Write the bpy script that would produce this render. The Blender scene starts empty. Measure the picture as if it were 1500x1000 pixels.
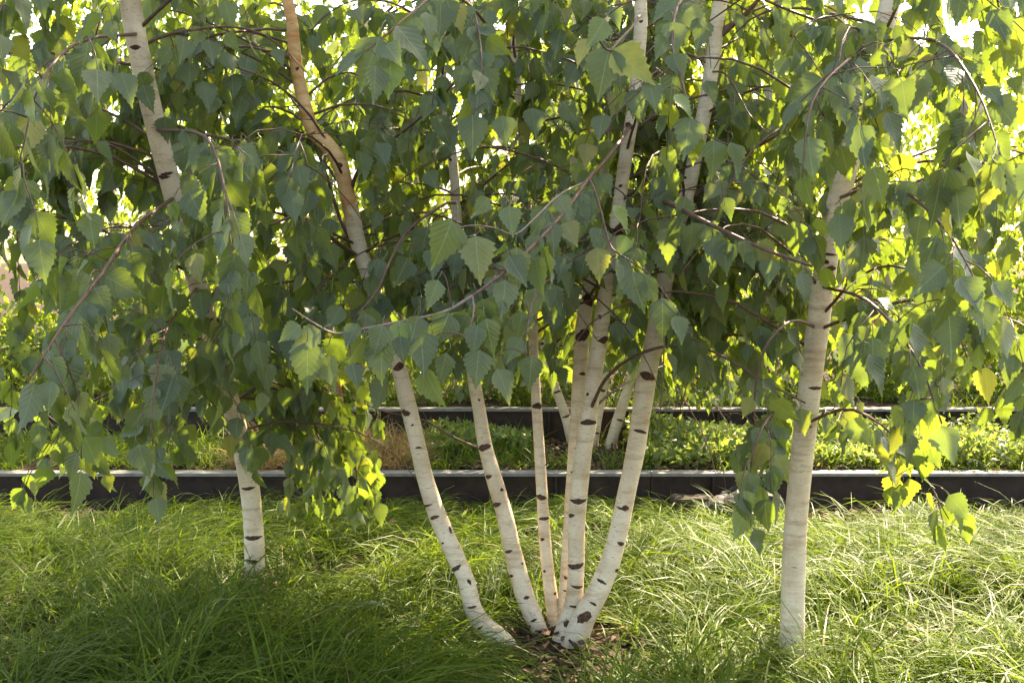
import bpy, math
import numpy as np
from mathutils import Matrix, Vector

R = math.radians
rng = np.random.default_rng(11)
scene = bpy.context.scene
col = scene.collection

# ------------------------------------------------------------------ camera, sky, sun, exposure
FPX = 1608.4                       # focal length in photograph pixels (1500 wide)
CAM_H = 1.4
PITCH = math.atan(118.0 / FPX)
cam_d = bpy.data.cameras.new("camera")
cam_d.sensor_width = 36.0
cam_d.lens = 36.0 * FPX / 1500.0
cam_d.clip_start = 0.02
cam_d.clip_end = 3000
cam = bpy.data.objects.new("camera", cam_d)
cam.location = (0, 0, CAM_H)
cam.rotation_euler = (math.pi / 2 - PITCH, 0, 0)
col.objects.link(cam)
scene.camera = cam

SUN_EL, SUN_AZ = R(46), R(34)      # azimuth measured from +Y (away from the camera) towards +X
world = bpy.data.worlds.new("World")
scene.world = world
world.use_nodes = True
wn = world.node_tree.nodes
sky = wn.new("ShaderNodeTexSky")
sky.sky_type = 'NISHITA'
sky.sun_disc = False
sky.sun_elevation = SUN_EL
sky.sun_rotation = SUN_AZ
sky.air_density = 1.0
sky.dust_density = 2.5
sky.ozone_density = 1.0
wn["Background"].inputs[1].default_value = 0.15
world.node_tree.links.new(sky.outputs[0], wn["Background"].inputs[0])

sun_d = bpy.data.lights.new("sun", 'SUN')
sun_d.energy = 5.0
sun_d.angle = R(0.53)
sun_d.color = (1.0, 0.93, 0.80)
sun = bpy.data.objects.new("sun", sun_d)
sv = Vector((math.sin(SUN_AZ) * math.cos(SUN_EL), math.cos(SUN_AZ) * math.cos(SUN_EL), math.sin(SUN_EL)))
sun.rotation_euler = sv.to_track_quat('Z', 'Y').to_euler()
sun.location = sv * 30
col.objects.link(sun)

scene.view_settings.view_transform = 'Standard'
scene.view_settings.look = 'None'
scene.view_settings.gamma = 1.0
scene.view_settings.exposure = 2.45
scene.view_settings.use_white_balance = True
scene.view_settings.white_balance_temperature = 8100
scene.view_settings.white_balance_tint = 12
scene.view_settings.use_curve_mapping = False
scene.cycles.max_bounces = 8
scene.cycles.diffuse_bounces = 4
scene.cycles.transmission_bounces = 4
scene.cycles.glossy_bounces = 3
scene.cycles.sample_clamp_indirect = 6.0


# ------------------------------------------------------------------ helpers
def P(px, py, d):
    """point at world depth d seen at photograph pixel (px, py)"""
    u = (px - 750.0) / FPX
    v = (500.0 - py) / FPX
    w = np.array([u, math.cos(PITCH) + math.sin(PITCH) * v, -math.sin(PITCH) + math.cos(PITCH) * v])
    p = w * (d / w[1])
    p[2] += CAM_H
    return p


def project(pts):
    q = np.atleast_2d(pts) - np.array([0, 0, CAM_H])
    zf = q[:, 1] * math.cos(PITCH) - q[:, 2] * math.sin(PITCH)
    zu = q[:, 1] * math.sin(PITCH) + q[:, 2] * math.cos(PITCH)
    zf = np.maximum(zf, 1e-3)
    return 750 + FPX * q[:, 0] / zf, 500 - FPX * zu / zf, zf


def norm(a):
    a = np.asarray(a, float)
    n = np.linalg.norm(a, axis=-1, keepdims=True)
    return a / np.maximum(n, 1e-9)


def make_mesh(name, V, faces, uv=None, rnd=None, smooth=True, mats=()):
    """faces: list of (k,3) / (k,4) index arrays"""
    me = bpy.data.meshes.new(name)
    V = np.asarray(V, np.float32)
    faces = [np.asarray(f, np.int32) for f in faces if len(f)]
    loops = np.concatenate([f.ravel() for f in faces])
    sizes = np.concatenate([np.full(len(f), f.shape[1], np.int32) for f in faces])
    starts = np.concatenate([[0], np.cumsum(sizes)[:-1]]).astype(np.int32)
    me.vertices.add(len(V))
    me.vertices.foreach_set("co", V.ravel())
    me.loops.add(len(loops))
    me.loops.foreach_set("vertex_index", loops)
    me.polygons.add(len(sizes))
    me.polygons.foreach_set("loop_start", starts)
    me.polygons.foreach_set("loop_total", sizes)
    me.polygons.foreach_set("use_smooth", np.full(len(sizes), smooth))
    if uv is not None:
        ul = me.uv_layers.new(name="UVMap")
        ul.data.foreach_set("uv", np.asarray(uv, np.float32)[loops].ravel())
    if rnd is not None:
        at = me.attributes.new("rnd", 'FLOAT', 'POINT')
        at.data.foreach_set("value", np.asarray(rnd, np.float32))
    for m in mats:
        me.materials.append(m)
    me.update(calc_edges=True)
    me.validate(clean_customdata=False)
    return me


class MB:
    """collects tubes, boxes and patches into one mesh"""
    def __init__(self):
        self.V, self.T, self.Q, self.UV, self.n = [], [], [], [], 0

    def add(self, V, T=None, Q=None, UV=None):
        V = np.asarray(V, float)
        self.V.append(V)
        if T is not None and len(T):
            self.T.append(np.asarray(T) + self.n)
        if Q is not None and len(Q):
            self.Q.append(np.asarray(Q) + self.n)
        self.UV.append(np.zeros((len(V), 2)) if UV is None else np.asarray(UV, float))
        self.n += len(V)

    def tube(self, pts, rad, sides=6, wob=0.0):
        pts = np.asarray(pts, float)
        k = len(pts)
        rad = np.broadcast_to(np.asarray(rad, float), (k,))
        T = norm(np.gradient(pts, axis=0))
        up = np.array([1.0, 0, 0])
        if abs(T[:, 0]).max() > 0.93:
            up = np.array([0.0, 1.0, 0.3])
        e1 = norm(up - (T @ up)[:, None] * T)
        e2 = np.cross(e1, T)
        a = np.arange(sides) / sides * 2 * math.pi
        rr = rad[:, None] * (1 + (wob * rng.standard_normal((k, sides)) if wob else 0))
        V = pts[:, None, :] + rr[..., None] * (np.sin(a)[None, :, None] * e1[:, None, :] + np.cos(a)[None, :, None] * e2[:, None, :])
        s = np.concatenate([[0], np.cumsum(np.linalg.norm(np.diff(pts, axis=0), axis=1))])
        UV = np.stack(np.broadcast_arrays((np.abs(a / math.pi - 1))[None, :], s[:, None]), -1).reshape(-1, 2)
        V = V.reshape(-1, 3)
        i = np.arange(k - 1)[:, None] * sides
        j = np.arange(sides)[None, :]
        j2 = (j + 1) % sides
        Q = np.stack([i + j, i + j2, i + sides + j2, i + sides + j], -1).reshape(-1, 4)
        # caps
        V = np.vstack([V, pts[0], pts[-1]])
        UV = np.vstack([UV, [[0, 0]], [[0, s[-1]]]])
        b0, b1 = k * sides, k * sides + 1
        jj = np.arange(sides)
        T3 = np.vstack([np.stack([np.full(sides, b0), (jj + 1) % sides, jj], -1),
                        np.stack([np.full(sides, b1), (k - 1) * sides + jj, (k - 1) * sides + (jj + 1) % sides], -1)])
        self.add(V, T3, Q, UV)

    def box(self, lo, hi, bev=0.0):
        (x0, y0, z0), (x1, y1, z1) = lo, hi
        V = [(x, y, z) for z in (z0, z1) for y in (y0, y1) for x in (x0, x1)]
        Q = [(0, 2, 3, 1), (4, 5, 7, 6), (0, 1, 5, 4), (2, 6, 7, 3), (0, 4, 6, 2), (1, 3, 7, 5)]
        self.add(V, None, Q)

    def mesh(self, name, mat, smooth=True, rnd=None):
        return make_mesh(name, np.vstack(self.V),
                         [np.vstack(self.T) if self.T else np.zeros((0, 3), int), np.vstack(self.Q) if self.Q else np.zeros((0, 4), int)],
                         np.vstack(self.UV), rnd, smooth, [mat])


def obj(name, me, parent=None):
    o = bpy.data.objects.new(name, me)
    if parent is not None:
        o.parent = parent
        o.matrix_parent_inverse = Matrix.Translation(-Vector(root_loc(parent)))
    col.objects.link(o)
    return o


LOCS = {}


def root_loc(o):
    return LOCS.get(o.name, (0, 0, 0))


def thing(name, loc, label, cat, group=None):
    o = bpy.data.objects.new(name, None)
    o.empty_display_size = 0.2
    o.location = [float(v) for v in loc]
    col.objects.link(o)
    LOCS[o.name] = tuple(float(v) for v in loc)
    return tag(o, label, cat, group)


def tag(o, label=None, cat=None, group=None, kind=None):
    if label: o["label"] = label
    if cat: o["category"] = cat
    if group: o["group"] = group
    if kind: o["kind"] = kind
    return o


# ------------------------------------------------------------------ materials
def new_mat(name):
    m = bpy.data.materials.new(name)
    m.use_nodes = True
    nt = m.node_tree
    nt.nodes.clear()
    out = nt.nodes.new("ShaderNodeOutputMaterial")
    return m, nt, out


class NB:
    def __init__(self, nt):
        self.nt = nt

    def n(self, typ, **kw):
        nd = self.nt.nodes.new(typ)
        for k, v in kw.items():
            setattr(nd, k, v)
        return nd

    def link(self, a, b):
        self.nt.links.new(a, b)

    def math(self, op, a, b=None, c=None, clamp=False):
        nd = self.n("ShaderNodeMath", operation=op, use_clamp=clamp)
        for i, v in enumerate((a, b, c)):
            if v is None: continue
            if isinstance(v, (int, float)):
                nd.inputs[i].default_value = v
            else:
                self.link(v, nd.inputs[i])
        return nd.outputs[0]

    def mix(self, fac, a, b, mode='MIX'):
        nd = self.n("ShaderNodeMix", data_type='RGBA', blend_type=mode)
        for sock, v in ((nd.inputs[0], fac), (nd.inputs[6], a), (nd.inputs[7], b)):
            if isinstance(v, (int, float)):
                sock.default_value = v
            elif isinstance(v, tuple):
                sock.default_value = (*v, 1.0)
            else:
                self.link(v, sock)
        return nd.outputs[2]

    def ramp(self, fac, stops):
        nd = self.n("ShaderNodeValToRGB")
        cr = nd.color_ramp
        while len(cr.elements) < len(stops):
            cr.elements.new(0.5)
        for e, (p, c) in zip(cr.elements, stops):
            e.position = p
            e.color = (*c, 1.0)
        self.link(fac, nd.inputs[0])
        return nd.outputs[0]

    def noise(self, vec, scale, detail=3.0, rough=0.55):
        nd = self.n("ShaderNodeTexNoise")
        nd.inputs["Scale"].default_value = scale
        nd.inputs["Detail"].default_value = detail
        nd.inputs["Roughness"].default_value = rough
        if vec is not None:
            self.link(vec, nd.inputs["Vector"])
        return nd.outputs["Fac"]

    def mapr(self, v, a, b, c=0.0, d=1.0):
        nd = self.n("ShaderNodeMapRange")
        self.link(v, nd.inputs[0])
        for i, x in enumerate((a, b, c, d)):
            nd.inputs[i + 1].default_value = x
        return nd.outputs[0]

    def principled(self, base, rough=0.6, spec=0.4, bump=None, bstr=0.3, bdist=0.002):
        p = self.n("ShaderNodeBsdfPrincipled")
        if isinstance(base, tuple): p.inputs["Base Color"].default_value = (*base, 1)
        else: self.link(base, p.inputs["Base Color"])
        if isinstance(rough, (int, float)): p.inputs["Roughness"].default_value = rough
        else: self.link(rough, p.inputs["Roughness"])
        p.inputs["Specular IOR Level"].default_value = spec
        if bump is not None:
            bn = self.n("ShaderNodeBump")
            bn.inputs["Strength"].default_value = bstr
            bn.inputs["Distance"].default_value = bdist
            self.link(bump, bn.inputs["Height"])
            self.link(bn.outputs[0], p.inputs["Normal"])
        return p


def leaf_material(name, dark, light, trans, rough=0.45, tfac=0.42, veins=True, yellow=0.05):
    m, nt, out = new_mat(name)
    b = NB(nt)
    uvn = b.n("ShaderNodeUVMap")
    sep = b.n("ShaderNodeSeparateXYZ")
    b.link(uvn.outputs[0], sep.inputs[0])
    att = b.n("ShaderNodeAttribute", attribute_name="rnd")
    oi = b.n("ShaderNodeObjectInfo")
    r = b.math('FRACT', b.math('ADD', att.outputs["Fac"], oi.outputs["Random"]))
    base = b.ramp(r, [(0.0, dark), (0.55, tuple(0.5 * (x + y) for x, y in zip(dark, light))), (1.0 - yellow, light),
                      (1.0, (light[0] * 2.0, light[1] * 1.35, light[2] * 0.8))])
    geo = b.n("ShaderNodeNewGeometry")
    nz = b.noise(geo.outputs["Position"], 45, 3)
    base = b.mix(b.mapr(nz, 0.35, 0.7, 0.0, 0.35), base, tuple(x * 0.55 for x in dark))
    bump = None
    if veins:
        au = b.math('ABSOLUTE', b.math('SUBTRACT', sep.outputs[0], 0.5))
        mid = b.math('SUBTRACT', 1.0, b.mapr(au, 0.004, 0.013), clamp=True)
        ph = b.math('FRACT', b.math('MULTIPLY', b.math('SUBTRACT', sep.outputs[1], b.math('MULTIPLY', au, 0.95)), 8.0))
        tri = b.math('ABSOLUTE', b.math('SUBTRACT', ph, 0.5))
        side = b.mapr(tri, 0.455, 0.495)
        side = b.math('MULTIPLY', side, 0.5)
        vein = b.math('MAXIMUM', mid, side)
        base = b.mix(b.math('MULTIPLY', vein, 0.7), base, (0.26, 0.33, 0.16))
        bump = b.math('MULTIPLY', b.math('MAXIMUM', mid, b.mapr(tri, 0.1, 0.5)), -1.0)
    # the underside is paler and duller
    base = b.mix(b.math('MULTIPLY', geo.outputs["Backfacing"], 0.45), base, (0.15, 0.19, 0.10))
    p = b.principled(base, rough, 0.42, bump, 0.35, 0.0012)
    t = b.n("ShaderNodeBsdfTranslucent")
    tc = b.ramp(r, [(0.0, tuple(x * 0.75 for x in trans)), (0.8, trans), (1.0, (trans[0] * 1.5, trans[1] * 1.1, trans[2]))])
    b.link(tc, t.inputs[0])
    mx = b.n("ShaderNodeMixShader")
    mx.inputs[0].default_value = tfac
    b.link(p.outputs[0], mx.inputs[1])
    b.link(t.outputs[0], mx.inputs[2])
    b.link(mx.outputs[0], out.inputs[0])
    return m


M_LEAF = leaf_material("birch_leaf", (0.062, 0.086, 0.044), (0.118, 0.152, 0.086), (0.30, 0.42, 0.035), rough=0.38, tfac=0.36)
M_LEAF_FAR = leaf_material("birch_leaf_far", (0.055, 0.095, 0.025), (0.10, 0.155, 0.045), (0.38, 0.52, 0.04), veins=False, tfac=0.48)
M_LEAF_YEL = leaf_material("birch_leaf_lime", (0.13, 0.20, 0.045), (0.17, 0.24, 0.06), (0.34, 0.46, 0.05), tfac=0.3, yellow=0.01)
M_LEAF_DRY = leaf_material("dry_leaf", (0.20, 0.09, 0.03), (0.34, 0.17, 0.05), (0.45, 0.2, 0.04), rough=0.6, tfac=0.25)
M_COVER = leaf_material("groundcover_leaf", (0.07, 0.12, 0.03), (0.17, 0.22, 0.08), (0.42, 0.55, 0.08), veins=False, tfac=0.4)


def grass_material(name, stops, trans, tfac=0.35):
    m, nt, out = new_mat(name)
    b = NB(nt)
    att = b.n("ShaderNodeAttribute", attribute_name="rnd")
    base = b.ramp(att.outputs["Fac"], stops)
    p = b.principled(base, 0.45, 0.12)
    t = b.n("ShaderNodeBsdfTranslucent")
    b.link(b.mix(0.5, base, trans), t.inputs[0])
    mx = b.n("ShaderNodeMixShader")
    mx.inputs[0].default_value = tfac
    b.link(p.outputs[0], mx.inputs[1])
    b.link(t.outputs[0], mx.inputs[2])
    b.link(mx.outputs[0], out.inputs[0])
    return m


M_GRASS = grass_material("sedge", [(0.0, (0.034, 0.064, 0.008)), (0.6, (0.072, 0.118, 0.012)), (0.955, (0.115, 0.158, 0.020)), (0.97, (0.22, 0.19, 0.09)), (1.0, (0.27, 0.23, 0.13))],
                         (0.34, 0.48, 0.03))
M_STRAW = grass_material("dry_grass", [(0.0, (0.26, 0.15, 0.06)), (0.6, (0.38, 0.25, 0.11)), (1.0, (0.30, 0.30, 0.08))], (0.5, 0.33, 0.12))


def bark_material(name, cream, tan, tanamt, speck=1.0):
    m, nt, out = new_mat(name)
    b = NB(nt)
    geo = b.n("ShaderNodeNewGeometry")
    mp = b.n("ShaderNodeMapping")
    mp.inputs["Scale"].default_value = (1.0, 1.0, 5.5)
    b.link(geo.outputs["Position"], mp.inputs["Vector"])
    big = b.noise(geo.outputs["Position"], 9, 4)
    fine = b.noise(mp.outputs[0], 75, 3)
    col_ = b.mix(b.mapr(big, 0.40, 0.68), cream, tuple(0.5 * (x + y) for x, y in zip(cream, tan)))
    blotch = b.noise(mp.outputs[0], 7, 5, 0.65)
    col_ = b.mix(b.mapr(blotch, 0.62 - tanamt * 0.35, 0.80 - tanamt * 0.25, 0, 0.85), col_, tan)
    # lenticels: short dark dashes across the stem
    lent = b.mapr(fine, 0.61, 0.69)
    col_ = b.mix(b.math('MULTIPLY', lent, 0.8 * speck), col_, (0.20, 0.13, 0.09))
    mp2 = b.n("ShaderNodeMapping")
    mp2.inputs["Scale"].default_value = (1.0, 1.0, 9.0)
    b.link(geo.outputs["Position"], mp2.inputs["Vector"])
    dash = b.mapr(b.noise(mp2.outputs[0], 24, 2), 0.70, 0.73)
    col_ = b.mix(b.math('MULTIPLY', dash, 0.75 * speck), col_, (0.10, 0.06, 0.045))
    bump = b.math('ADD', b.math('MULTIPLY', b.noise(mp.outputs[0], 32, 5), 1.0), b.math('MULTIPLY', lent, -0.4))
    p = b.principled(col_, 0.62, 0.3, bump, 0.45, 0.004)
    b.link(p.outputs[0], out.inputs[0])
    return m


M_BARK = bark_material("white_birch_bark", (0.70, 0.59, 0.43), (0.40, 0.27, 0.15), 0.32)
M_BARK_TAN_GLOW = bark_material("sunglow_orange_peeling_bark", (0.68, 0.44, 0.20), (0.42, 0.15, 0.03), 0.5)  # rust-brown peeling bark, its orange pushed brighter to paint in sun glow
M_BARK_FAR = bark_material("far_birch_bark", (0.62, 0.52, 0.36), (0.36, 0.24, 0.13), 0.25)


def simple(name, base, rough=0.7, spec=0.3, var=0.4, scale=30, bstr=0.4, bdist=0.003, second=None):
    m, nt, out = new_mat(name)
    b = NB(nt)
    geo = b.n("ShaderNodeNewGeometry")
    nz = b.noise(geo.outputs["Position"], scale, 5, 0.6)
    c = b.mix(b.mapr(nz, 0.3, 0.7), tuple(x * (1 - var) for x in base), second or tuple(min(1, x * (1 + var)) for x in base))
    p = b.principled(c, rough, spec, nz, bstr, bdist)
    b.link(p.outputs[0], out.inputs[0])
    return m


M_SCAR = simple("bark_scar", (0.055, 0.034, 0.027), 0.8, 0.2, 0.5, 160, 0.8, 0.004, second=(0.13, 0.07, 0.05))
M_SCAR_RED = simple("bark_wound", (0.06, 0.032, 0.022), 0.75, 0.2, 0.5, 120, 0.8, 0.004, second=(0.17, 0.08, 0.05))
M_TWIG = simple("brown_twig", (0.115, 0.060, 0.040), 0.55, 0.35, 0.35, 60)
M_TWIG_GREY = simple("grey_twig", (0.18, 0.135, 0.105), 0.5, 0.4, 0.4, 60)
M_SAPLING = simple("rust_bark", (0.24, 0.09, 0.035), 0.7, 0.3, 0.4, 25)
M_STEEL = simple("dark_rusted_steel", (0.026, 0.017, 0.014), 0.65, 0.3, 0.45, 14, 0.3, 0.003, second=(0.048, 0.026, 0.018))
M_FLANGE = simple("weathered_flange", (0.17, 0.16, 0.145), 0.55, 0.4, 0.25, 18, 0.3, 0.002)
M_SOIL = simple("dark_soil", (0.035, 0.026, 0.019), 0.95, 0.1, 0.6, 22, 1.0, 0.03, second=(0.075, 0.05, 0.033))
M_MULCH = simple("bark_chip", (0.07, 0.043, 0.028), 0.8, 0.25, 0.6, 9, 0.5, 0.004, second=(0.16, 0.095, 0.055))
M_STONE = simple("brown_stone", (0.05, 0.036, 0.026), 0.85, 0.2, 0.4, 14, 0.7, 0.01)
M_ROCK = simple("black_rock", (0.02, 0.019, 0.018), 0.6, 0.3, 0.5, 40, 0.9, 0.012, second=(0.05, 0.045, 0.04))

# ------------------------------------------------------------------ the setting: ground and the two raised beds
TZ1, TZ2 = 0.175, 0.375
Y1, Y2 = 6.2, 7.44


def sheet(name, x0, x1, y0, y1, z, nx, ny, amp, mat):
    xs, ys = np.linspace(x0, x1, nx), np.linspace(y0, y1, ny)
    X, Y = np.meshgrid(xs, ys)
    Z = z + amp * (np.sin(X * 3.1 + 1) * np.cos(Y * 2.7) + 0.6 * np.sin(X * 7.3 + Y * 5.1)) * 0.5
    V = np.stack([X, Y, Z], -1).reshape(-1, 3)
    i = np.arange(ny - 1)[:, None] * nx + np.arange(nx - 1)[None, :]
    Q = np.stack([i, i + 1, i + nx + 1, i + nx], -1).reshape(-1, 4)
    return tag(obj(name, make_mesh(name, V, [Q], V[:, :2], None, True, [mat])), kind="structure")


g = sheet("ground", -600, 600, -600, 600, -0.05, 2, 2, 0, M_SOIL)
sheet("planting_bed", -9, 9, 1.0, 6.25, 0.0, 90, 40, 0.02, M_SOIL)


def bed(name, y0, y1, z):
    mb = MB()
    mb.box((-7, y0, -0.04), (7, y1, z))
    return tag(obj(name, mb.mesh(name, M_SOIL, False)), kind="structure")


bed("lower_terrace", Y1 + 0.06, Y2 + 0.05, TZ1)
bed("upper_terrace", Y2 + 0.06, 24, TZ2)


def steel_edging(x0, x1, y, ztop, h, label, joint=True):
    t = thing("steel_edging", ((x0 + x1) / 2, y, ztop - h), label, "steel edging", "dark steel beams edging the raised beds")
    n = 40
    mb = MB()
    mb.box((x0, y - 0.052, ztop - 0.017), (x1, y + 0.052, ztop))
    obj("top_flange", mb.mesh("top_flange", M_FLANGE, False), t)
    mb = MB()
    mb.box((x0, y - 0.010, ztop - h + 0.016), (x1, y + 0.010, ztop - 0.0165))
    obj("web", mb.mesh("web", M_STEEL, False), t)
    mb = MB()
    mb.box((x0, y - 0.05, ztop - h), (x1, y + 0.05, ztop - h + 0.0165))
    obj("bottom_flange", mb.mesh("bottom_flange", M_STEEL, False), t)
    x = x0 + 0.35
    mb = MB()
    mb.box((-0.006, y - 0.047, ztop - h + 0.015), (0.006, y - 0.009, ztop - 0.016))
    sm = mb.mesh("stiffener", M_STEEL, False)
    while x < x1:
        s = obj("stiffener", sm, t)
        s.location = (x, 0, 0)
        x += 1.15
    return t


jx = P(953, 697, Y1)[0]
steel_edging(-7, jx - 0.002, Y1, 0.20, 0.24, "long dark steel beam edging the lower bed directly behind the birch clump")
steel_edging(jx + 0.002, 7, Y1, 0.20, 0.24, "dark steel beam edging the lower bed behind the black rock and stone block")
steel_edging(-7, 7, Y2, 0.40, 0.24, "upper dark steel beam at the back of the lower bed, behind the far birch stems")

# ------------------------------------------------------------------ leaves
def leaf_template(stations, seed, petiole=True, teeth=True):
    r = np.random.default_rng(seed)
    t = np.linspace(0, 1, stations + 1)
    prof_t = [0, 0.06, 0.16, 0.28, 0.42, 0.58, 0.74, 0.88, 1.0]
    wide = r.uniform(0.88, 1.08)
    prof_w = np.array([0.0, 0.17, 0.315, 0.365, 0.325, 0.235, 0.13, 0.048, 0.0]) * wide
    w = np.interp(t, prof_t, prof_w)
    fold = r.uniform(0.12, 0.4)
    curl = r.uniform(0.02, 0.22)
    wave = r.uniform(0.01, 0.035)
    bendx = r.uniform(-0.06, 0.06)
    off = 0.30 if petiole else 0.06
    V, UV = [], []
    idx = []
    for i, tt in enumerate(t):
        zz = -curl * tt * tt
        cx = bendx * tt * tt
        row = []
        V.append((cx, off + tt, zz)); UV.append((0.5, tt)); row.append(len(V) - 1)
        if 0 < i < stations:
            for sgn in (-1, 1):
                k = (i % 2 == 0) if teeth else False
                ww = w[i] * ((0.92 if k else 1.06) if teeth else 1.0) * (1 + 0.025 * r.standard_normal())
                ty = tt - (0.0 if not teeth else (0.012 if k else -0.02))
                V.append((cx + sgn * ww, off + ty, zz + ww * fold + wave * math.sin(tt * 11 + sgn)))
                UV.append((0.5 + sgn * ww, ty)); row.append(len(V) - 1)
        idx.append(row)
    T, Q = [], []
    for i in range(stations):
        a, b = idx[i], idx[i + 1]
        if len(a) == 1:
            T += [(a[0], b[0], b[1]), (a[0], b[2], b[0])]
        elif len(b) == 1:
            T += [(a[0], b[0], a[1]), (a[0], a[2], b[0])]
        else:
            Q += [(a[0], b[0], b[1], a[1]), (a[0], a[2], b[2], b[0])]
    if petiole:   # a thin arching stalk from the twig to the blade
        ns = 3
        base = len(V)
        for k in range(ns + 1):
            s = k / ns
            y = off * s * 1.02
            z = 0.13 * math.sin(math.pi * s)
            rr = 0.0135 - 0.003 * s
            for q in range(3):
                an = q * 2.094
                V.append((rr * math.cos(an), y, z + rr * math.sin(an))); UV.append((0.5, 0.5))
        for k in range(ns):
            for q in range(3):
                q2 = (q + 1) % 3
                Q.append((base + 3 * k + q, base + 3 * k + q2, base + 3 * k + 3 + q2, base + 3 * k + 3 + q))
    return np.array(V, float), np.array(T, int).reshape(-1, 3), np.array(Q, int).reshape(-1, 4), np.array(UV, float)


HI = [leaf_template(16, s) for s in (1, 2, 3, 4, 5, 6)]
MID = [leaf_template(7, s) for s in (11, 12, 13, 14)]
LOW = [leaf_template(3, s, False, False) for s in (21, 22, 23)]
TINY = [leaf_template(2, s, False, False) for s in (31, 32, 33)]


class Leaves:
    def __init__(self):
        self.p, self.y, self.n, self.s = [], [], [], []

    def add(self, p, y, n, s):
        self.p.append(p); self.y.append(y); self.n.append(n); self.s.append(s)

    def arrays(self):
        p, y, n, s = (np.array(a, float) for a in (self.p, self.y, self.n, self.s))
        y = norm(y)
        n = norm(n - (n * y).sum(1, keepdims=True) * y)
        return p, y, n, s


def joined_leaves(name, arr, templates, mat, parent, kind="stuff"):
    p, y, n, s = arr
    if not len(p):
        return None
    x = np.cross(y, n)
    var = rng.integers(0, len(templates), len(p))
    Vs, Ts, Qs, UVs, Rs, off = [], [], [], [], [], 0
    rv = rng.random(len(p))
    for k, (tv, tt, tq, tuv) in enumerate(templates):
        m = np.where(var == k)[0]
        if not len(m): continue
        V = p[m][:, None, :] + s[m][:, None, None] * (tv[None, :, 0:1] * x[m][:, None, :] + tv[None, :, 1:2] * y[m][:, None, :] + tv[None, :, 2:3] * n[m][:, None, :])
        nv = len(tv)
        o = off + np.arange(len(m))[:, None, None] * nv
        if len(tt): Ts.append((tt[None] + o).reshape(-1, 3))
        if len(tq): Qs.append((tq[None] + o).reshape(-1, 4))
        Vs.append(V.reshape(-1, 3)); UVs.append(np.tile(tuv, (len(m), 1))); Rs.append(np.repeat(rv[m], nv))
        off += len(m) * nv
    me = make_mesh(name, np.vstack(Vs), [np.vstack(Ts) if Ts else [], np.vstack(Qs) if Qs else []], np.vstack(UVs), np.concatenate(Rs), True, [mat])
    o = obj(name, me, parent)
    if kind: o["kind"] = kind
    return o


LEAF_MESH = {}


def leaf_mesh(k, mat):
    key = (k, mat.name)
    if key not in LEAF_MESH:
        tv, tt, tq, tuv = HI[k]
        LEAF_MESH[key] = make_mesh("leaf", tv, [tt, tq], tuv, None, True, [mat])
    return LEAF_MESH[key]


def single_leaf(p, y, n, s, mat, parent, name="leaf"):
    y = norm(y); n = norm(n - np.dot(n, y) * y); x = np.cross(y, n)
    o = bpy.data.objects.new(name, leaf_mesh(int(rng.integers(0, len(HI))), mat))
    M = Matrix(((x[0] * s, y[0] * s, n[0] * s, p[0]), (x[1] * s, y[1] * s, n[1] * s, p[1]), (x[2] * s, y[2] * s, n[2] * s, p[2]), (0, 0, 0, 1)))
    o.parent = parent
    L = root_loc(parent)
    o.matrix_basis = Matrix.Translation((-L[0], -L[1], -L[2])) @ M
    col.objects.link(o)
    return o


def place_leaves(arr, parent, n_single, mat, templates=HI, crown="foliage"):
    """the leaves that show largest become leaf parts, the rest one foliage part"""
    p, y, n, s = arr
    px, py, d = project(p + y * s[:, None] * 0.6)
    inside = (px > -10) & (px < 1510) & (py > -10) & (py < 1010) & (p[:, 1] > 0.5)
    score = np.where(inside, s / d, -1)
    order = np.argsort(-score)
    take = [i for i in order[:n_single] if score[i] > 0]
    for i in take:
        single_leaf(p[i], y[i], n[i], s[i], mat, parent)
    rest = np.ones(len(p), bool)
    rest[take] = False
    frame = (px > -60) & (px < 1560) & (py > -60)
    joined_leaves(crown, tuple(a[rest & frame] for a in arr), templates, mat, parent)
    joined_leaves("upper_" + crown, tuple(a[rest & ~frame] for a in arr), TINY, mat, parent)


# ------------------------------------------------------------------ stems
def catmull(pts, per):
    pts = np.asarray(pts, float)
    q = np.vstack([2 * pts[0] - pts[1], pts, 2 * pts[-1] - pts[-2]])
    out = []
    for i in range(1, len(q) - 2):
        for k in range(per):
            t = k / per
            a, b, c, d = q[i - 1], q[i], q[i + 1], q[i + 2]
            out.append(0.5 * ((2 * b) + (c - a) * t + (2 * a - 5 * b + 4 * c - d) * t * t + (3 * b - a - 3 * c + d) * t ** 3))
    out.append(q[-2])
    return np.array(out)


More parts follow.
